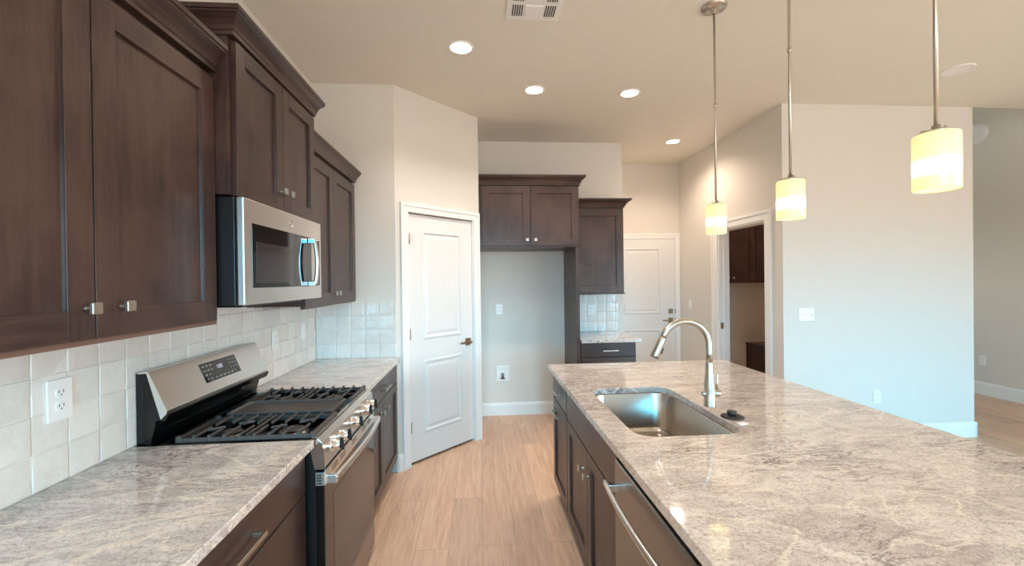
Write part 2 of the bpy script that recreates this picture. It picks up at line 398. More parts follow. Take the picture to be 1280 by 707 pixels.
def lever_handle(parent, x, z, mtx, dirx=-1, mat=BRONZE, name='door_handle'):
    b = bm_new()
    box(b, x-.032, x+.032, -.009, 0, z-.032, z+.032, .002, xf=mtx)
    lathe(b, [(.011, 0), (.011, .045)], (0, 0, 0), ((1, 0, 0), (0, 0, 1), (0, -1, 0)))
    for v in b.verts: pass
    vs = [v for v in b.verts if abs(v.co.y) < .046 and v.co.length < .06 and (v.co.x**2+v.co.z**2) < .0002 and True]
    for v in vs: v.co = mtx @ (v.co+Vector((x, 0, z)))
    box(b, min(x, x+dirx*.12)-.01, max(x, x+dirx*.12)+.01, -.055, -.043, z-.009, z+.009, .003, xf=mtx)
    return obj(name, b, mat, parent)
def hinge(parent, x, z, mtx):
    b = bm_new(); box(b, x-.004, x+.012, -.004, .002, z-.045, z+.045, .001, xf=mtx)
    lp = [[mtx @ Vector((x+.002+.0065*math.cos(t), -.005+.0065*math.sin(t), z+dz)) for t in [math.pi*2*k/10 for k in range(10)]] for dz in (-.045, .045)]
    rings(b, lp)
    return obj('hinge', b, BRONZE, parent)
def door_root(name, mtx, loc):
    o = bpy.data.objects.new(name, None); COL.objects.link(o); o['kind'] = 'structure'; o.empty_display_size = .1
    p = mtx @ Vector(loc); ang = mtx.to_euler().z; o.location = p; o.rotation_euler = (0, 0, ang)
    XF[o.name] = Matrix.Translation(p) @ Matrix.Rotation(ang, 4, 'Z'); return o
# pantry door
casing('trim_1', PM, .115, .853, 2.075, .075)
d1 = door_root('door_1', PM, (.48, .01, 0))
DM = PM @ Matrix.Translation((0, .012, 0))
leaf(d1, .122, .842, .024, 2.066, [(.262, .702, .235, .85), (.262, .702, 1.02, 1.94)], DM)
lever_handle(d1, .782, .945, DM, -1)
for z in (1.86, 1.08, .315): hinge(d1, .121, z, PM)
b = bm_new()                                             # door-stop on the top hinge pin
box(b, .122, .16, -.03, -.022, 1.885, 1.895, .001, xf=PM); box(b, .152, .16, -.03, 0, 1.885, 1.895, .001, xf=PM); obj('door_stop', b, PLAST, d1)
b = bm_new()
for q in ((.115, .1185, -.0, .1, 0, 2.075), (.8465, .853, -.0, .1, 0, 2.075)): box(b, *q, xf=PM)
struct('trim_2', b, TRIM)
baseboard('baseboard_pantry', pt(0), pt(.04), (math.sin(PA), -math.cos(PA)))
# hall door at the far wall
FM = Matrix.Translation((0, YFAR, 0))
casing('trim_3', FM, 1.735, 2.655, 2.05, .066)
d2 = door_root('door_2', FM, (2.2, -.012, 0)); DM = Matrix.Translation((0, YFAR-.012, 0))
leaf(d2, 1.739, 2.651, .012, 2.046, [(1.935, 2.445, .25, .83), (1.935, 2.445, 1.035, 1.925)], DM, .012)
lever_handle(d2, 2.585, .945, DM, -1)
b = bm_new(); box(b, 2.553, 2.617, -.012, 0, 1.035, 1.1, .003, xf=DM); box(b, 2.58, 2.59, -.024, -.012, 1.05, 1.085, .002, xf=DM); obj('deadbolt', b, BRONZE, d2)
b = bm_new()
for z in (.945, 1.067): box(b, 2.652, 2.658, -.004, .004, z-.03, z+.03, xf=DM)
obj('strike_plate', b, SLOT, d2)
# laundry doorway
RM = Matrix.Translation((XR, 0, 0)) @ Matrix.Rotation(-math.pi/2, 4, 'Z')      # local x -> -y, local -y -> -x
casing('trim_4', RM, -LO1, -LO0, 2.055, .09, wl=.12)
b = bm_new()
for q in ((XR, XR+.12, LO0, LO0+.016, 0, 2.055), (XR, XR+.12, LO1-.016, LO1, 0, 2.055), (XR, XR+.12, LO0+.016, LO1-.016, 2.039, 2.055),
          (XR+.05, XR+.085, LO1-.028, LO1-.016, 0, 2.039), (XR+.05, XR+.085, LO0+.016, LO0+.028, 0, 2.039)): box(b, *q)
struct('trim_5', b, TRIM)
b = bm_new(); box(b, XR+.012, XR+.045, LO1-.019, LO1-.0158, .93, 1.0, .001)
o = single('strike_plate', b, BRONZE, 'small nickel strike plate on the jamb of the open laundry doorway', 'strike plate', (XR+.03, LO1-.017, .93))

# ------------------------------------------------------------------ tiles
def tiles(name, label, u0, u1, z0, z1, place, first=0., p=.1105, g=.0022, n=6):
    """handmade square tiles; place(u, depth, z) -> world"""
    rnd = random.Random(len(name)*7+int(u1*100)); b = bm_new(); th = .008
    q = [place(u0, .0066, z0), place(u1, .0066, z0), place(u1, .0066, z1), place(u0, .0066, z1)]
    q2 = [place(u0, 0.0005, z0), place(u1, 0.0005, z0), place(u1, 0.0005, z1), place(u0, 0.0005, z1)]
    rings(b, [q2, q], mi=1, smooth=False)
    u = u0-first; cols = []
    while u < u1: cols.append((max(u, u0), min(u+p, u1))); u += p
    z = z0; rows = []
    while z < z1: rows.append((z, min(z+p, z1))); z += p
    for a0, a1 in cols:
        for c0, c1 in rows:
            if a1-a0 < .012 or c1-c0 < .006: continue
            x0, x1, y0, y1 = a0+g/2, a1-g/2, c0+g/2, c1-g/2
            tx, tz = rnd.uniform(-.02, .02), rnd.uniform(-.02, .02)
            ph = [rnd.uniform(0, 6.3) for _ in range(3)]
            vs = []
            gs = (0, .035, .27, .5, .73, .965, 1)
            for i in range(n+1):
                row = []
                for j in range(n+1):
                    s, t = gs[i], gs[j]; uu = x0+(x1-x0)*s; zz = y0+(y1-y0)*t
                    edge = min(s, 1-s, t, 1-t)
                    d = th+tx*(s-.5)*p+tz*(t-.5)*p+.0006*math.sin(5*s+ph[0])*math.sin(5*t+ph[1])
                    if edge < 1e-6: d -= .0005
                    row.append(b.verts.new(place(uu, d, zz)))
                vs.append(row)
            for i in range(n):
                for j in range(n):
                    f = b.faces.new((vs[i][j], vs[i+1][j], vs[i+1][j+1], vs[i][j+1])); f.smooth = True
            # sides down to the grout
            rim = [vs[i][0] for i in range(n+1)]+[vs[n][j] for j in range(1, n+1)]+[vs[i][n] for i in range(n-1, -1, -1)]+[vs[0][j] for j in range(n-1, 0, -1)]
            uz = [(x0, y0, x1, y0)]
            low = []
            for v in rim:
                low.append(v.co.copy())
            nrm = (Vector(place(0, 1, 0))-Vector(place(0, 0, 0))).normalized()
            lv = [b.verts.new(c-nrm*.005) for c in low]
            for k in range(len(rim)):
                b.faces.new((rim[k], lv[k], lv[(k+1) % len(rim)], rim[(k+1) % len(rim)]))
            b.faces.new(lv)
    return single(name, b, [TILE, GROUT], label, 'backsplash', place((u0+u1)/2, 0, z0))
tiles('tile_backsplash', 'long run of glossy off-white square tiles behind the range and under the left wall cabinets', .70, YEND-.009, .9145, 1.422, lambda u, d, z: (XW+d, u, z), .04)
tiles('tile_backsplash', 'short glossy square tile backsplash beside the pantry door above the counter end', -1.275, -.657, .9145, 1.352, lambda u, d, z: (u, YEND-d, z), .07)
tiles('tile_backsplash', 'small shiny tile backsplash under the wall cabinet beside the fridge space', .997, 1.578, .9145, 1.345, lambda u, d, z: (u, YFR-d, z), .0)

# ------------------------------------------------------------------ cabinet builders (local: x along, front at y=0 facing -y, z up)
def shaker(parent, x0, x1, z0, z1, name='door', fr=.072, t=.02):
    b = bm_new(); e = .0012
    box(b, x0, x0+fr, 0, t, z0, z1, e, 0); box(b, x1-fr, x1, 0, t, z0, z1, e, 0)
    box(b, x0+fr, x1-fr, 0, t, z0, z0+fr, e, 1); box(b, x0+fr, x1-fr, 0, t, z1-fr, z1, e, 1)
    # sunk panel with a small bevelled step
    a = [(x0+fr, z0+fr), (x1-fr, z0+fr), (x1-fr, z1-fr), (x0+fr, z1-fr)]
    o = .0015; c = [(x0+fr+o, z0+fr+o), (x1-fr-o, z0+fr+o), (x1-fr-o, z1-fr-o), (x0+fr+o, z1-fr-o)]
    rings(b, [[(p[0], .004, p[1]) for p in a], [(p[0], .0105, p[1]) for p in c]], cap0=False, cap1=True, smooth=False)
    return obj(name, b, WOODS, parent, world=False)
def slab(parent, x0, x1, z0, z1, name='drawer', t=.02):
    b = bm_new(); box(b, x0, x1, 0, t, z0, z1, .0025, 1); return obj(name, b, WOODS, parent, world=False)
def knob(parent, x, z):
    b = bm_new(); lathe(b, [(.007, 0), (.005, .004), (.0045, .018), (.006, .022)], (x, 0, z), ((1, 0, 0), (0, 0, 1), (0, -1, 0)), 12)
    box(b, x-.014, x+.014, -.031, -.021, z-.014, z+.014, .0018)
    return obj('knob', b, NICKEL, parent, world=False)
def pull(parent, x, z, ln=.15, name='pull_handle'):
    b = bm_new()
    for s in (-1, 1): box(b, x+s*(ln/2-.008)-.006, x+s*(ln/2-.008)+.006, -.03, 0, z-.006, z+.006, .001)
    box(b, x-ln/2, x+ln/2, -.038, -.028, z-.0065, z+.0065, .0018)
    return obj(name, b, NICKEL, parent, world=False)
def crown(parent, w_, d, z, h=.085, o=.045, left=True, right=True, ls=None, rs=None):
    prof = [(0, 0), (.006, 0), (.006, .012), (.010, .016), (.014, .03), (.022, .046), (.034, .058), (.040, .062), (.040, .068), (.045, .070), (.045, .085)]
    prof = [(a*o/.045, q*h/.085) for a, q in prof]
    b = bm_new(); lps = []
    lo, ro = (1 if left else 0), (1 if right else 0)
    for a, q in prof:
        ra_ = min(a, rs) if rs is not None else a
        la_ = min(a, ls) if ls is not None else a
        lps.append([(-la_*lo, d, z+q), (-la_*lo, -a, z+q), (w_+ra_*ro, -a, z+q), (w_+ra_*ro, d, z+q)])
    rings(b, lps, smooth=False)
    return obj('crown_moulding', b, WH, parent, world=False)
def body(parent, w_, d, z0, z1, y0=.021, toe=None):
    b = bm_new(); box(b, 0, w_, y0, d, z0, z1, .001, 0)
    o = obj('carcass', b, WOODS, parent, world=False)
    if toe:
        b = bm_new(); box(b, .004, w_-.004, toe, d, 0, z0); obj('toe_kick', b, WOODS, parent, world=False)
    return o
HP = math.pi/2
UX = -.96        # face of the left wall cabinets
UD = abs(XW+.012-UX)
# near upper
c = thing('wall_cabinet', 'largest dark wall cabinet with two tall doors, nearest the camera above the outlet', 'kitchen cabinet', (UX, .66, 0), HP, )
W_ = 1.0; body(c, W_, UD, 1.378, 2.29)
shaker(c, .004, .494, 1.376, 2.262); shaker(c, .498, .996, 1.376, 2.262); knob(c, .466, 1.453); knob(c, .57, 1.453)
crown(c, W_, UD, 2.285, .095, .05, right=False)
b = bm_new(); box(b, 0, W_, .004, .026, 1.362, 1.3775, .001); obj('light_rail', b, RAILW, c, world=False)
# over the microwave
c = thing('wall_cabinet', 'dark two-door wall cabinet directly above the microwave', 'kitchen cabinet', (-.895, 1.664, 0), HP)
W_ = .788; MD = abs(XW+.012+.895); body(c, W_, MD, 1.84, 2.43)
shaker(c, .02, .401, 1.838, 2.415, fr=.066); shaker(c, .404, .785, 1.838, 2.415, fr=.066); knob(c, .368, 1.925); knob(c, .437, 1.925)
crown(c, W_, MD, 2.425, .09, .045)
# far upper
c = thing('wall_cabinet', 'dark two-door wall cabinet at the far end of the left wall, right of the microwave', 'kitchen cabinet', (UX, 2.456, 0), HP)
W_ = .985; body(c, W_, UD, 1.378, 2.29)
shaker(c, .004, .491, 1.376, 2.262); shaker(c, .494, .981, 1.376, 2.262); knob(c, .458, 1.44); knob(c, .53, 1.44)
crown(c, W_, UD, 2.285, .085, .045, left=False, rs=.026)
b = bm_new(); box(b, 0, W_, .004, .026, 1.362, 1.3775, .001); obj('light_rail', b, WH, c, world=False)
# base cabinets left
BX = -.66
BD = abs(XW+.002-BX)
c = thing('base_cabinet', 'dark drawer base cabinet under the near counter, left of the range', 'kitchen cabinet', (BX, .70, 0), HP)
W_ = .978; body(c, W_, BD, .1, .883, toe=.075)
slab(c, .004, W_-.012, .722, .868); slab(c, .004, W_-.012, .42, .716); slab(c, .004, W_-.012, .115, .414)
pull(c, .50, .785, .2); pull(c, .50, .60, .2); pull(c, .50, .3, .2)
c = thing('base_cabinet', 'dark base cabinet with drawer and two doors, between the range and the pantry door', 'kitchen cabinet', (BX, 2.462, 0), HP)
W_ = 1.0; body(c, W_, BD, .1, .883, toe=.075)
slab(c, .004, .996, .722, .868); shaker(c, .004, .498, .115, .716, fr=.062); shaker(c, .502, .996, .115, .716, fr=.062)
pull(c, .52, .79, .17); knob(c, .43, .645); knob(c, .57, .645)
# counters left
def slab_top(name, x0, x1, y0, y1, label, mat, z0=.884, z1=.914):
    b = bm_new(); box(b, x0, x1, y0, y1, z0, z1, .0035)
    return single(name, b, mat, label, 'countertop', ((x0+x1)/2, (y0+y1)/2, z0))
slab_top('countertop', XW+.001, -.632, .70, 1.683, 'grey granite countertop in the foreground on the left, in front of the range', GRAN_L)
slab_top('countertop', XW+.001, -.632, 2.459, YEND-.001, 'grey granite countertop beyond the range, ending at the pantry wall', GRAN_L)

# ------------------------------------------------------------------ fridge side
c = thing('wall_cabinet', 'dark two-door cabinet high above the empty fridge space', 'kitchen cabinet', (.008, 4.2, 0), 0)
W_ = .987; body(c, W_, YFR-4.2-.002, 1.835, 2.445)
shaker(c, .026, .498, 1.85, 2.432, fr=.07); shaker(c, .506, .980, 1.85, 2.432, fr=.07); knob(c, .466, 1.905); knob(c, .548, 1.905)
crown(c, W_, YFR-4.2-.002, 2.44, .092, .06, ls=.002)
b = bm_new(); box(b, .958, .994, 4.215, YFR-.002, 0, 1.834, .001)
single('fridge_end_panel', b, WV, 'tall dark wood end panel between the fridge space and the small counter', 'cabinet panel', (.976, 4.5, 0))
c = thing('wall_cabinet', 'dark single-door wall cabinet beside the white hall door', 'kitchen cabinet', (.997, 4.5, 0), 0)
W_ = .55; D_ = YFR-4.5-.011; body(c, W_, D_, 1.365, 2.28)
shaker(c, .004, .546, 1.368, 2.262, fr=.08); knob(c, .036, 1.43); crown(c, W_, D_, 2.275, .085, .07, left=False)
b = bm_new(); box(b, 0, W_+.006, -.004, .02, 1.35, 1.3645, .001); obj('light_rail', b, WH, c, world=False)
c = thing('base_cabinet', 'dark drawer base cabinet between the fridge end panel and the hall door', 'kitchen cabinet', (.997, 4.21, 0), 0)
W_ = .568; D_ = YFR-4.21-.002; body(c, W_, D_, .1, .883, toe=.07)
slab(c, .004, .562, .738, .876); slab(c, .004, .562, .43, .73); slab(c, .004, .562, .115, .424)
pull(c, .295, .80, .16); pull(c, .295, .60, .16); pull(c, .295, .30, .16)
slab_top('countertop', .996, 1.6, 4.15, YFR-.001, 'small grey granite countertop below the single-door wall cabinet', GRAN_L)

# ------------------------------------------------------------------ island
IX = .506; IY = 3.003; IXR = 1.762; INEAR = .35
c = thing('island_cabinet', 'narrow dark island cabinet with drawer and pull-out door at the far end of the island', 'kitchen cabinet', (IX, 2.985, 0), -HP)
W_ = .47; body(c, W_, .62, .1, .883, toe=.075)
slab(c, .006, .464, .705, .868); shaker(c, .006, .464, .115, .698, fr=.062); pull(c, .235, .785, .17); pull(c, .235, .64, .17)
c = thing('sink_cabinet', 'dark island sink cabinet with plain false front and two doors', 'kitchen cabinet', (IX, 2.513, 0), -HP)
W_ = .945
b = bm_new()
for q in ((0, .018, .021, .62, .1, .883), (W_-.018, W_, .021, .62, .1, .883), (.018, W_-.018, .021, .62, .1, .118), (.018, W_-.018, .6, .62, .118, .883), (.018, W_-.018, .021, .04, .118, .883)): box(b, *q)
obj('carcass', b, WOODS, c, world=False)
b = bm_new(); box(b, .004, W_-.004, .075, .62, 0, .1); obj('toe_kick', b, WOODS, c, world=False)
slab(c, .004, W_-.004, .69, .868, 'false_front'); shaker(c, .004, .47, .115, .684, fr=.062); shaker(c, .474, W_-.004, .115, .684, fr=.062)
knob(c, .415, .575); knob(c, .512, .575)
b = bm_new(); box(b, 1.13, 1.15, INEAR+.02, 2.985, .0, .883, .001)
for y in (INEAR+.04, 2.97): box(b, 1.15, 1.45, y-.018, y, 0, .883, .001)
single('island_back_panel', b, WV, 'dark wood back of the island carrying the counter overhang', 'cabinet panel', (1.2, 1.7, 0))
b = bm_new(); box(b, IX, 1.128, INEAR+.03, .945, .0, .883, .001)
single('island_end_cabinet', b, WV, 'dark island cabinet end past the dishwasher, at the bottom edge of the photo', 'kitchen cabinet', (.8, .6, 0))
# island counter with sink cut-out
SK = (.588, 1.018, 1.572, 2.30)
hole = rrect(*SK, .085, 8)
b = bm_new()
for zz in (.914,):
    oc = [b.verts.new((x, y, zz)) for x, y in ((.476, INEAR), (IXR, INEAR), (IXR, IY), (.476, IY))]
    hc = [b.verts.new((x, y, zz)) for x, y in hole]
    es = [b.edges.new((oc[i], oc[(i+1) % 4])) for i in range(4)]+[b.edges.new((hc[i], hc[(i+1) % len(hc)])) for i in range(len(hc))]
    bmesh.ops.triangle_fill(b, use_beauty=True, use_dissolve=False, edges=es)
top = list(b.faces)
r = bmesh.ops.extrude_face_region(b, geom=top)
for v in [g for g in r['geom'] if isinstance(g, bmesh.types.BMVert)]: v.co.z = .884
finish(b)
rim = [e for e in b.edges if abs(e.verts[0].co.z-.914) < 1e-5 and abs(e.verts[1].co.z-.914) < 1e-5 and any(abs(f.normal.z) < .5 for f in e.link_faces)]
bmesh.ops.bevel(b, geom=rim, offset=.003, segments=2, profile=.5, affect='EDGES')
single('island_countertop', b, GRAN_I, 'large polished grey-beige granite island countertop with sink cut-out', 'countertop', (1.1, 1.7, .884))
# sink
sk = thing('kitchen_sink', 'undermount stainless steel single-bowl sink set in the island', 'sink', (.803, 1.936, .66))
b = bm_new(); x0, x1, y0, y1 = SK
def rl(o, r_, z): return [(x, y, z) for x, y in rrect(x0-o, x1+o, y0-o, y1+o, r_, 8)]
rings(b, [rl(.02, .1, .882), rl(-.001, .085, .882), rl(-.003, .083, .878), rl(-.008, .08, .70), rl(-.014, .075, .683), rl(-.03, .065, .672), rl(-.05, .05, .669)], cap0=False, cap1=True)
obj('bowl', b, SINKM, sk, norm=True)
b = bm_new(); lathe(b, [(.045, 0), (.045, .002), (.038, .003), (.032, .0), (.03, -.004)], (.803, 1.98, .6695), cap0=False); obj('drain', b, CHROME, sk)
# faucet
FX, FY = 1.062, 1.925
fc = thing('kitchen_faucet', 'tall brushed nickel gooseneck faucet standing behind the sink', 'faucet', (FX, FY, .914))
b = bm_new(); lathe(b, [(.027, 0), (.027, .003), (.0255, .005), (.0255, .07), (.024, .1), (.0185, .16), (.0165, .2), (.0162, .205)], (FX, FY, .9142)); obj('body', b, NICKEL, fc)
b = bm_new(); pts = [(FX, FY, 1.115), (FX, FY, 1.16), (FX-.001, FY, 1.19)]; rr_ = .1145; cx = FX-rr_-.001; cz = 1.195
for k in range(0, 17):
    t = math.radians(k*160/16); pts.append((cx+rr_*math.cos(t), FY-.0*k, cz+rr_*math.sin(t)))
e = Vector(pts[-1]); dr = (Vector(pts[-1])-Vector(pts[-2])).normalized()
tube(b, pts, .0148, 16, upv=(0, 1, 0)); obj('spout', b, NICKEL, fc)
b = bm_new(); p0 = e; tube(b, [p0-dr*.004, p0, p0+dr*.03, p0+dr*.085, p0+dr*.098], [.0152, .0165, .0178, .0205, .0195], 16, upv=(0, 1, 0))
hd = obj('spray_head', b, NICKEL, fc)
b = bm_new(); q = p0+dr*.055; n_ = Vector((dr.z, 0, -dr.x)); n_ = n_ if n_.x > 0 else -n_
tube(b, [q+n_*.014-dr*.014, q+n_*.021-dr*.011, q+n_*.022+dr*.011, q+n_*.015+dr*.014], [.004, .006, .006, .004], 8, upv=(0, 1, 0)); obj('spray_button', b, BLACKM, hd)
b = bm_new(); lathe(b, [(.011, -.036), (.0125, -.034), (.0125, -.02), (.0125, .02), (.0145, .026), (.018, .032), (.0185, .042), (.015, .05), (.006, .053)], (FX, FY, .972), 'x', 20)
hb = obj('handle_hub', b, NICKEL, fc)
b = bm_new(); tube(b, [(FX+.036, FY, .985), (FX+.0365, FY, 1.02), (FX+.038, FY, 1.064), (FX+.038, FY, 1.067)], [.0055, .005, .0048, .003], 10, upv=(0, 1, 0)); obj('handle_lever', b, NICKEL, hb)
# stopper + tag
st = thing('sink_stopper', 'round black rubber sink stopper lying on the island beside the faucet', 'sink stopper', (1.07, 1.757, .9142))
b = bm_new(); lathe(b, [(.046, 0), (.047, .003), (.043, .006), (.024, .009)], (1.07, 1.757, .9145)); obj('disc', b, RUBBER, st)
b = bm_new(); lathe(b, [(.0165, .008), (.017, .016), (.019, .018), (.019, .026), (.016, .0275)], (1.067, 1.757, .9145), n=20); obj('grip', b, RUBBER, st)
b = bm_new(); box(b, -.02, .02, -.011, .011, 0, .003, .001, xf=Matrix.Translation((1.06, 1.672, .9142)) @ Matrix.Rotation(.3, 4, 'Z'))
single('paper_tag', b, PLAST, 'tiny white tag lying on the island beside the black stopper', 'tag', (1.06, 1.672, .9142))

# dishwasher
dw = thing('dishwasher', 'dark stainless dishwasher with bowed bar handle built into the island', 'dishwasher', (.8, 1.26, 0))
DY0, DY1 = .955, 1.558
b = bm_new(); box(b, .535, 1.1, DY0+.004, DY1-.004, .06, .855, .002); obj('tub', b, BLACKM, dw)
b = bm_new(); prism(b, [(.49, .105), (.535, .105), (.535, .845), (.495, .845), (.49, .84)], 'y', DY0+.003, DY1-.006); obj('door', b, STEELD, dw)
b = bm_new(); box(b, .512, .535, DY0+.003, DY1-.006, .846, .876, .001); obj('control_strip', b, BLACKM, dw)
b = bm_new(); ym = (DY0+DY1)/2; hl = .245
pts = [(.49-.052*math.cos((t)*math.pi/2*.0)-.0, 0, 0) for t in ()]
pts = []
for k in range(21):
    s = -1+2*k/20; pts.append((.452-.014*(1-s*s), ym+s*.285, .765+.03*(s*s)*0+.012*0))
tube(b, pts, .0125, 10, flat=.75)
hh = obj('handle', b, STEEL, dw)
for s in (-1, 1):
    b = bm_new(); box(b, .45, .492, ym+s*.25-.014, ym+s*.25+.014, .752, .778, .003); obj('handle_mount', b, CHROME, hh)
b = bm_new(); box(b, .56, .6, DY0+.003, DY1-.006, .0, .1); obj('toe_panel', b, BLACKM, dw)

# ------------------------------------------------------------------ range
R0, R1 = 1.689, 2.455
rg = thing('gas_range', 'stainless and black freestanding gas range with iron grates and centre griddle', 'range', (-.95, (R0+R1)/2, 0))
b = bm_new(); box(b, XW+.022, -.632, R0, R1, .03, .885, .002)
for x in (-1.2, -.7):
    for y in (R0+.05, R1-.05): lathe(b, [(.018, 0), (.018, .03)], (x, y, 0), n=10)
obj('oven_body', b, BLACKM, rg)
# cooktop pan: rim and sunk floor
b = bm_new()
def rr2(o, z): return [(x, y, z) for x, y in rrect(-1.2+o, -.622-o, R0+.0+o, R1-o, .012, 3)]
rings(b, [rr2(0, .896), rr2(0, .912), rr2(.004, .916), rr2(.022, .916), rr2(.034, .895), rr2(.05, .892)], cap0=False); obj('cooktop', b, BLACKE, rg)
# backguard
b = bm_new(); prism(b, [(XW+.012, .88), (-1.222, .88), (-1.222, .93), (-1.207, .985), (-1.207, 1.0), (-1.19, 1.008), (-1.232, 1.172), (-1.262, 1.178), (XW+.012, 1.178)], 'y', R0+.004, R1-.004); obj('backguard', b, BLACKE, rg)
b = bm_new(); prism(b, [(-1.186, 1.008), (-1.166, 1.028), (-1.163, 1.04), (-1.226, 1.184), (-1.232, 1.187), (XW+.02, 1.184), (XW+.02, 1.179), (-1.234, 1.18)], 'y', R0+.001, R1-.001); bp_ = obj('backguard_panel', b, STEEL, rg)
# lower dark lip of the panel
b = bm_new(); prism(b, [(-1.19, 1.006), (-1.166, 1.0275), (-1.16, 1.024), (-1.172, 1.0)], 'y', R0+.002, R1+.004); obj('backguard_lip', b, BLACKE, rg)
# slanted display
A = Vector((-1.226, 0, 1.184)); B = Vector((-1.163, 0, 1.04)); dn = (B-A).normalized(); nn = Vector((-dn.z, 0, dn.x)); nn = nn if nn.x > 0 else -nn
SLN = (B-A).length
def slant(y, s, o): return A+dn*(s*SLN)+nn*o+Vector((0, y, 0))
DY_0, DY_1, s0, s1 = 1.955, 2.225, .16, .72
b = bm_new(); rings(b, [[slant(DY_0, s0, o), slant(DY_1, s0, o), slant(DY_1, s1, o), slant(DY_0, s1, o)] for o in (-.001, .0012)], smooth=False); dp = obj('display', b, BLACKG, rg)
b = bm_new()
def dash(yc, sc, wy, ws):
    rings(b, [[slant(yc-wy/2, sc-ws/2, o), slant(yc+wy/2, sc-ws/2, o), slant(yc+wy/2, sc+ws/2, o), slant(yc-wy/2, sc+ws/2, o)] for o in (.0012, .0016)], smooth=False)
for i, row in enumerate(((0, 1, 2), (0, 1, 2), (0, 1), (0, 1))):
    for k in row: dash(DY_0+.02+k*.026, s0+.10+i*.125, .014-.003*((i+k) % 2), .035)
obj('button_marks', b, GLYPH, dp); b = bm_new()
for i in range(4):
    for k in range(3):
        if (i, k) != (3, 0): dash(DY_1-.018-k*.022, s0+.10+i*.12, .007, .03)
obj('button_marks', b, GLYPH, dp); b = bm_new()
for k in range(5): dash(DY_0+.08+k*.03, s1-.075, .014 if k != 2 else .02, .035)
obj('button_marks', b, GLYPH, dp)
def text_mesh(s, size):
    cu = bpy.data.curves.new('t', 'FONT'); cu.body = s; cu.size = size; cu.align_x = 'CENTER'; cu.align_y = 'CENTER'; cu.extrude = .0002
    o = bpy.data.objects.new('t', cu); COL.objects.link(o); dg = bpy.context.evaluated_depsgraph_get()
    me = bpy.data.meshes.new_from_object(o.evaluated_get(dg)); bpy.data.objects.remove(o); bpy.data.curves.remove(cu)
    bb = bm_new(); bb.from_mesh(me); bpy.data.meshes.remove(me); return bb
b = text_mesh('1:01', .027)
o_ = slant(2.085, .37, .0018)
b.transform(Matrix(((0, -dn.x, nn.x, o_.x), (1, 0, 0, o_.y), (0, -dn.z, nn.z, o_.z), (0, 0, 0, 1)))); obj('clock_digits', b, DIGIT, dp)
# grates
GZ = .938
def bar(b, p, q, wdt=.008, hgt=.011, z=GZ):
    p = Vector((*p, 0)); q = Vector((*q, 0)); d = (q-p); ln = d.length; ang = math.atan2(d.y, d.x)
    box(b, -.002, ln+.002, -wdt/2, wdt/2, z-hgt, z, .0025, xf=Matrix.Translation(p) @ Matrix.Rotation(ang, 4, 'Z'))
def grate(y0, y1, name):
    b = bm_new(); x0, x1 = -1.135, -.645
    bar(b, (x0, y0), (x1, y0), .011, .02, GZ-.008); bar(b, (x0, y1), (x1, y1), .011, .02, GZ-.008)
    bar(b, (x0, y0), (x0, y1), .011, .02, GZ-.004); bar(b, (x1, y0), (x1, y1), .012, .022, GZ-.002)
    xm = (x0+x1)/2; ym = (y0+y1)/2
    bar(b, (xm, y0), (xm, y1))
    for k in range(1, 9):
        x = x0+(x1-x0)*k/9
        d = .108 if k in (1, 3, 4, 5, 6, 8) else .085
        sl = 0
        bar(b, (x, y0), (x+sl, y0+d)); bar(b, (x, y1), (x-sl, y1-d))
        for y in (y0, y1): box(b, x-.0055, x+.0055, y-.0065, y+.0065, GZ-.022, GZ+.002, .002)
    for cx_ in (x0+.125, x1-.125):
        for a in (40, 220):
            t = math.radians(a); bar(b, (cx_+.025*math.cos(t), ym+.025*math.sin(t)), (cx_+.085*math.cos(t), ym+.07*math.sin(t)))
    for x in (x0, x1):
        for y in (y0, y1): box(b, x-.009, x+.009, y-.008, y+.008, .914, GZ, .003)
    return obj(name, b, IRON, rg)
grate(1.708, 1.955, 'grate'); grate(2.195, 2.437, 'grate')
b = bm_new(); gx0, gx1, gy0, gy1 = -1.12, -.66, 1.972, 2.178
rings(b, [[(x, y, z) for x, y in rrect(gx0+o, gx1-o, gy0+o, gy1-o, .018, 4)] for o, z in ((.006, .912), (0, .938), (.002, .941), (.01, .941), (.016, .931), (.03, .930))], smooth=False); obj('griddle', b, IRON, rg)
for x, y, r_ in ((-1.01, 1.83, .042), (-.77, 1.83, .052), (-1.01, 2.315, .042), (-.77, 2.315, .046)):
    b = bm_new(); lathe(b, [(r_*1.15, 0), (r_*1.15, .005), (r_, .008), (r_*.98, .014)], (x, y, .8925)); bn = obj('burner', b, STEELD, rg)
    b = bm_new(); lathe(b, [(r_*.8, .0), (r_*.84, .006), (r_*.6, .009)], (x, y, .9065)); obj('burner_cap', b, IRON, bn)
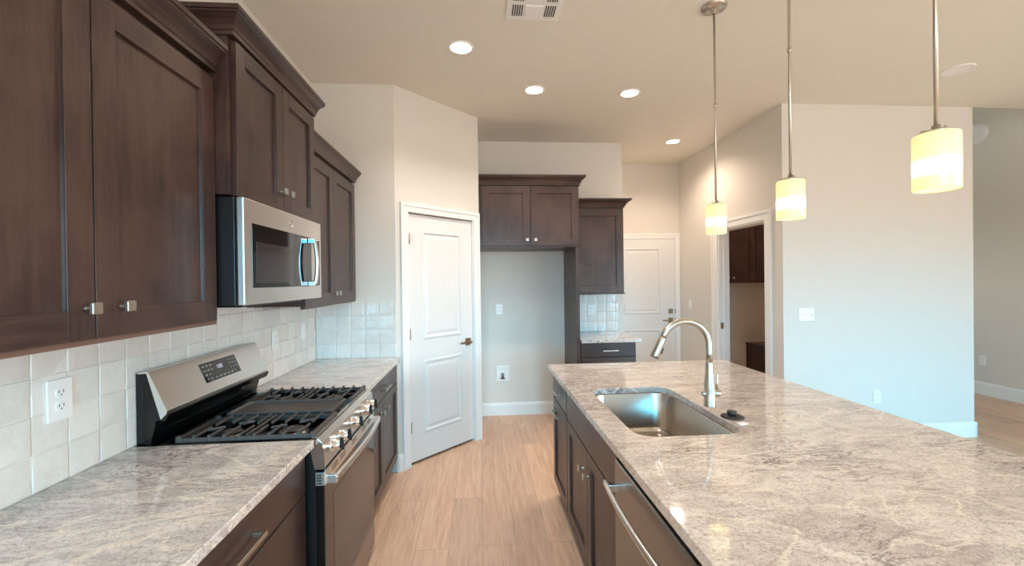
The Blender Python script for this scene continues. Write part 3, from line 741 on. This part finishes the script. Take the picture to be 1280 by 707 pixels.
# sloped front control panel with end caps
b = bm_new(); prism(b, [(-.645, .918), (-.624, .915), (-.607, .896), (-.599, .815), (-.599, .80), (-.632, .80), (-.645, .86)], 'y', R0+.006, R1-.006); cp = obj('control_panel', b, STEEL, rg)
for y0, y1 in ((R0-.0005, R0+.006), (R1-.006, R1+.0005)):
    b = bm_new(); prism(b, [(-.648, .914), (-.626, .912), (-.606, .894), (-.596, .815), (-.596, .797), (-.634, .797), (-.648, .86)], 'y', y0, y1); obj('end_cap', b, CHROME, rg)
kd = Vector((.995, 0, .1)).normalized(); ku = Vector((-.1, 0, .995)).normalized()
for y in (1.79, 1.895, 2.075, 2.255, 2.36):
    o = Vector((-.603, y, .852))
    b = bm_new(); lathe(b, [(.0265, -.004), (.0265, .006), (.0235, .008), (.0225, .034), (.0205, .037)], o, (tuple(ku), (0, 1, 0), tuple(kd)), 20); kn_ = obj('control_knob', b, CHROME, rg)
    b = bm_new(); mt = Matrix((( ku.x, 0, kd.x, o.x), (0, 1, 0, o.y), (ku.z, 0, kd.z, o.z), (0, 0, 0, 1)))
    box(b, -.024, .024, -.006, .006, .034, .047, .002, xf=mt); obj('knob_grip', b, BLACKM, kn_)
# oven door
b = bm_new(); box(b, -.632, -.600, R0+.003, R1-.003, .20, .79, .003); od = obj('oven_door', b, BLACKG, rg)
b = bm_new(); box(b, -.6005, -.5965, R0+.003, R1-.003, .735, .79, .001); obj('door_trim', b, STEEL, od)
for yc in (1.80, 1.90, 2.07, 2.24, 2.34):
    b = bm_new()
    for k in range(4):
        for q in range(2): box(b, -.5975, -.5958, yc-.03+k*.018, yc-.03+k*.018+.013, .77-q*.012, .775-q*.012)
    obj('vent_slot', b, SLOT, od)
b = bm_new(); box(b, -.6005, -.599, R0+.1, R1-.1, .30, .66, .0008); obj('window', b, WINDOWG, od)
b = bm_new(); pts = []
for k in range(25):
    s = -1+2*k/24; pts.append((-.568+.022*(1-s*s), (R0+R1)/2+s*.365, .752+.004*(1-s*s)))
tube(b, pts, .0145, 12, flat=.8); hh = obj('oven_handle', b, STEEL, od)
for s in (-1, 1):
    b = bm_new(); box(b, -.600, -.558, (R0+R1)/2+s*.357-.012, (R0+R1)/2+s*.357+.012, .735, .768, .003); obj('handle_mount', b, STEEL, hh)
b = bm_new(); box(b, -.632, -.599, R0-.0008, R0+.004, .735, .785, .001); vb = obj('side_vent', b, STEEL, od)
b = bm_new()
for k in range(4): box(b, -.627, -.609, R0-.0018, R0-.0006, .742+k*.01, .747+k*.01)
obj('side_vent_slot', b, SLOT, vb)
b = bm_new(); box(b, -.632, -.602, R0+.003, R1-.003, .05, .192, .003); dr_ = obj('storage_drawer', b, STEELD, rg)

# ------------------------------------------------------------------ microwave
mw = thing('microwave', 'stainless over-the-range microwave with black window and curved handle', 'microwave', (-1.07, 2.06, 1.425))
MY0, MY1, MX = 1.668, 2.448, -.868
b = bm_new(); box(b, XW+.013, MX-.035, MY0+.004, MY1-.004, 1.426, 1.834, .003); obj('case', b, BLACKM, mw)
b = bm_new()
for z0, z1 in ((1.71, 1.80), (1.50, 1.675)):
    lps = []
    for o, d in ((0, 0), (.004, .006), (.014, .006)):
        lps.append([(x, MY0+.004-d, z) for x, z in rrect(-1.13+o, -1.0-o, z0+o, z1-o, .012, 3)])
    rings(b, lps, cap0=False)
obj('side_embossing', b, BLACKM, mw)
b = bm_new(); box(b, MX-.035, MX-.026, MY0+.01, MY1-.01, 1.43, 1.83); obj('door_gap', b, INSIDE, mw)
b = bm_new(); box(b, MX-.026, MX, MY0, MY1, 1.428, 1.832, .004); md = obj('door', b, STEEL, mw)
b = bm_new(); box(b, MX-.002, MX+.0012, 1.725, 2.20, 1.492, 1.742, .001); win = obj('window', b, BLACKG, md)
b = bm_new(); box(b, MX+.0008, MX+.0016, 1.752, 2.09, 1.512, 1.672, .0005); obj('window_mesh', b, WINDOWG, win)
b = bm_new(); box(b, MX-.002, MX+.0012, 2.20, 2.31, 1.492, 1.742, .001); obj('handle_recess', b, BLACKG, md)
b = bm_new(); box(b, MX-.002, MX+.001, 2.385, 2.425, 1.495, 1.735, .001); obj('control_strip', b, BLACKG, md)
b = bm_new(); pts = []
for k in range(21):
    s = -1+2*k/20; pts.append((MX+.043-.012*s*s, 2.272-.0*s, 1.612+s*.118))
tube(b, pts, .012, 10, flat=.9, upv=(0, 1, 0)); hh = obj('handle', b, CHROME, md)
for s in (-1, 1):
    b = bm_new(); box(b, MX, MX+.037, 2.259, 2.285, 1.612+s*.108-.012, 1.615+s*.108+.012, .004); obj('handle_mount', b, CHROME, hh)
b = bm_new(); lathe(b, [(.0165, 0), (.0165, .0015), (.014, .0015), (.014, .0005)], (MX, 2.075, 1.786), 'x', 24)
tube(b, [(MX+.001, 2.075+.010*math.sin(t*2.2)*math.cos(t), 1.786+.009*math.sin(t)) for t in [k*2*math.pi/24 for k in range(25)]], .0011, 6); obj('emblem', b, CHROME, md)
b = bm_new(); box(b, -1.2, -.93, MY0+.1, MY1-.1, 1.416, 1.426, .002); obj('underside_grille', b, BLACKM, mw)

# ------------------------------------------------------------------ wall plates (local: x along, out towards -y)
def plate(label, loc, rz, kind='outlet', w_=.072, h=.117, cat=None, group=None):
    cat = cat or ('outlet' if kind == 'outlet' else 'light switch')
    r = thing('wall_outlet' if kind == 'outlet' else 'wall_switch', label, cat, loc, rz, group)
    b = bm_new(); box(b, -w_/2, w_/2, -.006, 0, -h/2, h/2, .0025); obj('cover_plate', b, PLAST, r, world=False)
    if kind == 'outlet':
        for s in (-1, 1):
            b = bm_new(); lp = [[(x, y, z+s*.021) for x, z in rrect(-.0165, .0165, -.0145, .0145, .012, 4)] for y in (-.005, -.0085)]
            rings(b, lp, smooth=False); rc = obj('receptacle', b, PLAST, r, world=False)
            b = bm_new()
            for q in (-.007, .007): box(b, q-.0012, q+.0012, -.0089, -.0083, s*.021-.001, s*.021+.008)
            box(b, -.002, .002, -.0089, -.0083, s*.021-.009, s*.021-.005); obj('slot', b, SLOT, rc, world=False)
    else:
        n = 1 if kind == 'rocker' else int(kind)
        for i in range(n):
            xc = (i-(n-1)/2)*.046; b = bm_new()
            if kind == 'rocker':
                prism(b, [(-.006, -.033), (-.0085, -.033), (-.0068, 0), (-.0105, .033), (-.006, .033)], 'x', xc-.0165, xc+.0165)
            else:
                box(b, xc-.006, xc+.006, -.0075, -.005, -.013, .013, .001)
                prism(b, [(-.006, -.004), (-.018, .004 if i % 2 else -.012), (-.018, .010 if i % 2 else -.006), (-.006, .006)], 'x', xc-.004, xc+.004)
            obj('switch_rocker' if kind == 'rocker' else 'toggle', b, PLAST, r, world=False)
    return r
tw = XW+.0092
plate('white duplex outlet on the tile in the foreground, left of the range', (tw, 1.402, 1.166), HP, w_=.08, h=.125)
plate('white outlet on the left tile wall just past the range backguard', (tw, 2.78, 1.158), HP)
plate('white switch plate on the left tile wall nearest the tiled corner', (tw, 3.212, 1.164), HP, 'rocker')
plate('white outlet in the upper middle of the empty fridge space', (.22, YFR, 1.188), 0)
plate('white outlet on the small shiny backsplash below the single-door cabinet', (1.262, YFR-.0092, 1.163), 0)
plate('white light switch on the hall wall between white door and open doorway', (XR, 5.38, 1.173), -HP, 'rocker')
plate('white three-toggle switch plate on the pale wall behind the island', (2.937, YB, 1.17), 0, '3', w_=.148)
plate('white outlet low on the pale wall behind the island', (3.616, YB, .404), 0)
plate('white outlet low on the distant grey wall at the right edge', (EAST_X, 4.945, .432), -HP)
plate('grey-shaded plate on the distant grey wall, close behind the wall corner', (EAST_X, 5.075, .432), -HP, 'rocker', cat='wall plate')
# fridge water box
wb = thing('water_supply_box', 'white recessed water supply box low in the empty fridge space', 'water box', (.249, YFR, .468), 0)
b = bm_new(); x0, x1, z0, z1 = -.069, .069, -.085, .085
rings(b, [[(x, y, z) for x, z in ((x0+o, z0+o), (x1-o, z0+o), (x1-o, z1-o), (x0+o, z1-o))] for o, y in ((0, 0), (0, -.012), (.02, -.013), (.022, -.0015))], cap0=False, cap1=True, smooth=False); obj('frame', b, PLAST, wb, world=False)
b = bm_new(); lathe(b, [(.011, -.05), (.011, -.02), (.015, -.02), (.015, -.004), (.007, -.004), (.007, .01)], (0, -.007, -.01), n=12); vv = obj('valve', b, STEELD, wb, world=False)
b = bm_new(); box(b, -.022, .022, -.014, -.009, -.004, .002, .001); box(b, -.024, .024, -.014, -.002, -.062, -.05, .001); obj('valve_handle', b, SLOT, vv, world=False)

# ------------------------------------------------------------------ ceiling fixtures
def can(x, y, label, lit=True, r=.085, watts=CAN_W, col=(1, .91, .83), spread=128):
    t = thing('recessed_light', label, 'ceiling light', (x, y, CEIL), 0, 'recessed ceiling lights')
    b = bm_new(); lathe(b, [(r, 0), (r, -.004), (r*.96, -.007), (r*.84, -.008), (r*.8, -.003)], (0, 0, 0), cap0=False, cap1=False, n=32); obj('trim_ring', b, PLAST, t, world=False)
    b = bm_new(); lathe(b, [(r*.81, -.0032), (r*.80, -.004), (r*.5, -.005)], (0, 0, 0), n=32, cap0=False); obj('diffuser', b, CANLED if lit else PLAST, t, world=False)
    if lit:
        d = bpy.data.lights.new('can_lamp', 'SPOT'); d.energy = watts; d.color = col; d.spot_size = math.radians(spread); d.spot_blend = .75; d.shadow_soft_size = .06
        o = bpy.data.objects.new('can_lamp', d); COL.objects.link(o); o.parent = t; o.location = (0, 0, -.015)
can(-.102, 2.891, 'lit round ceiling light above the aisle, leftmost and nearest the vent')
can(.47, 3.502, 'lit round ceiling light in front of the pantry door corner')
can(1.275, 3.524, 'lit round ceiling light right of the one by the pantry corner')
can(2.211, 4.741, 'lit round ceiling light deep in the hall before the white door', watts=CAN_W*1.35, col=(1, .78, .62), spread=148)
can(-.102, 1.15, 'unseen round ceiling light added over the aisle to light floor and counters')  # extra lamp out of view, added to brighten aisle floor and counters
can(-.102, -.7, 'unseen round ceiling light added behind the camera to light the aisle')  # second added lamp, unseen, for more light along the aisle
can(3.45, 4.75, 'unseen round ceiling light added to brighten the small room behind the open doorway', watts=24, col=(1, .66, .46))  # added lamp, never in view, lifts the dark laundry room
can(3.64, 3.008, 'unlit flush white ceiling disc beside the nearest pendant rod', False, .1)
# vent
vt = thing('ceiling_vent', 'white louvred air vent in the ceiling at the top of the photo', 'air vent', (.332, 2.40, CEIL))
b = bm_new(); box(b, -.155, .155, -.16, .16, -.008, 0, .003); obj('frame', b, PLAST, vt, world=False)
for s in (-1, 1):
    for q in (-1, 1):
        b = bm_new()
        for k in range(5): xx = s*(.068+k*.013); box(b, xx-.0035, xx+.0035, q*.067-.05, q*.067+.05, -.0095, -.0078)
        obj('louvre_slots', b, SLOT, vt, world=False)
for q in (-1, 1):
    b = bm_new(); prism(b, [(q*.067-.052, -.008), (q*.067+.052, -.008), (q*.067+.045, -.013), (q*.067-.045, -.013)], 'x', -.048, .048); obj('blade', b, PLAST, vt, world=False)
# pendants
PXX = 1.365
def pendant(y, label):
    t = thing('pendant_lamp', label, 'pendant light', (PXX, y, CEIL), 0, 'pendants over the island')
    b = bm_new(); lathe(b, [(.07, 0), (.07, -.006), (.064, -.014), (.03, -.02), (.014, -.024), (.012, -.04), (.0, -.04)], n=32, cap0=False, cap1=False); cn = obj('canopy', b, NICKEL, t, world=False)
    b = bm_new()
    b.free()
    for a in (.6, .6+math.pi):
        b = bm_new(); lathe(b, [(.005, -.010), (.006, -.020), (.003, -.023)], (.045*math.cos(a), .045*math.sin(a), 0), n=10); obj('screw', b, NICKEL, cn, world=False)
    b = bm_new(); tube(b, [(0, 0, -.03), (0, 0, -.6), (0, 0, -1.126)], .0057, 12, upv=(0, 1, 0)); lathe(b, [(.008, -.575), (.008, -.555)], n=12); obj('rod', b, NICKEL, t, world=False)
    b = bm_new(); lathe(b, [(.010, -1.11), (.012, -1.124), (.038, -1.1275), (.042, -1.130), (.042, -1.135)], n=28)
    for k in range(3):
        a = k*2.09+.4; lathe(b, [(.004, -1.1285), (.0055, -1.124), (.003, -1.1205)], (.03*math.cos(a), .03*math.sin(a), 0), n=10)
    obj('cap', b, NICKEL, t, world=False)
    # opal glass shade, own origin at its lower edge so the glow follows the glass
    z0 = -1.303; R_ = .055
    b = bm_new(); lathe(b, [(.03, .1675), (R_-.006, .1675), (R_-.001, .165), (R_, .16), (R_, .004), (R_-.0015, .0), (R_-.004, .0), (R_-.005, .004), (R_-.005, .158), (.03, .163)], n=40, cap0=False, cap1=False)
    s = obj('glass_shade', b, SHADE, t, world=False); s.location = (0, 0, z0)
    b = bm_new(); lathe(b, [(.004, .15), (.012, .14), (.013, .12), (.026, .085), (.028, .068), (.02, .05), (.006, .043)], n=20)
    bl = obj('bulb', b, BULB, t, world=False); bl.location = (0, 0, z0)
pendant(2.385, 'smallest-looking pendant lamp with opal shade, farthest along the island, left of three')
pendant(1.79, 'middle pendant lamp with glowing opal shade, in front of the wall corner')
pendant(1.187, 'largest-looking pendant lamp with opal shade, nearest the camera at right')
# pale round fitting high on the distant wall
b = bm_new(); lathe(b, [(.13, 0), (.13, -.02), (.115, -.032), (.06, -.035)], (EAST_X, 4.99, 3.29), 'x', 28)
single('wall_disc', b, TRIM, 'pale round fitting high on the distant shaded wall', 'wall fitting', (EAST_X, 4.99, 3.29))

# ------------------------------------------------------------------ laundry room beyond the doorway
c = thing('laundry_cabinet', 'dark brown wall cabinet seen through the open doorway', 'kitchen cabinet', (2.9, 5.36, 0), 0)
W_ = 1.5; D_ = YFAR-5.36-.002; body(c, W_, D_, 1.44, 2.5)
for k in range(2):
    shaker(c, .004+k*.35*1.0, .346+k*.35*1.0, 1.442, 2.495)
shaker(c, .704, 1.1, 1.442, 2.495); shaker(c, 1.104, 1.496, 1.442, 2.495); knob(c, .318, 1.51); knob(c, .385, 1.51)
b = bm_new(); box(b, 3.66, 4.3, 5.15, YFAR-.002, 0, .60, .004)
box(b, 3.65, 4.31, 5.14, YFAR-.002, .60, .62, .003)
single('laundry_base_cabinet', b, WV, 'low dark brown box at the bottom right inside the open doorway', 'cabinet', (3.98, 5.4, 0))
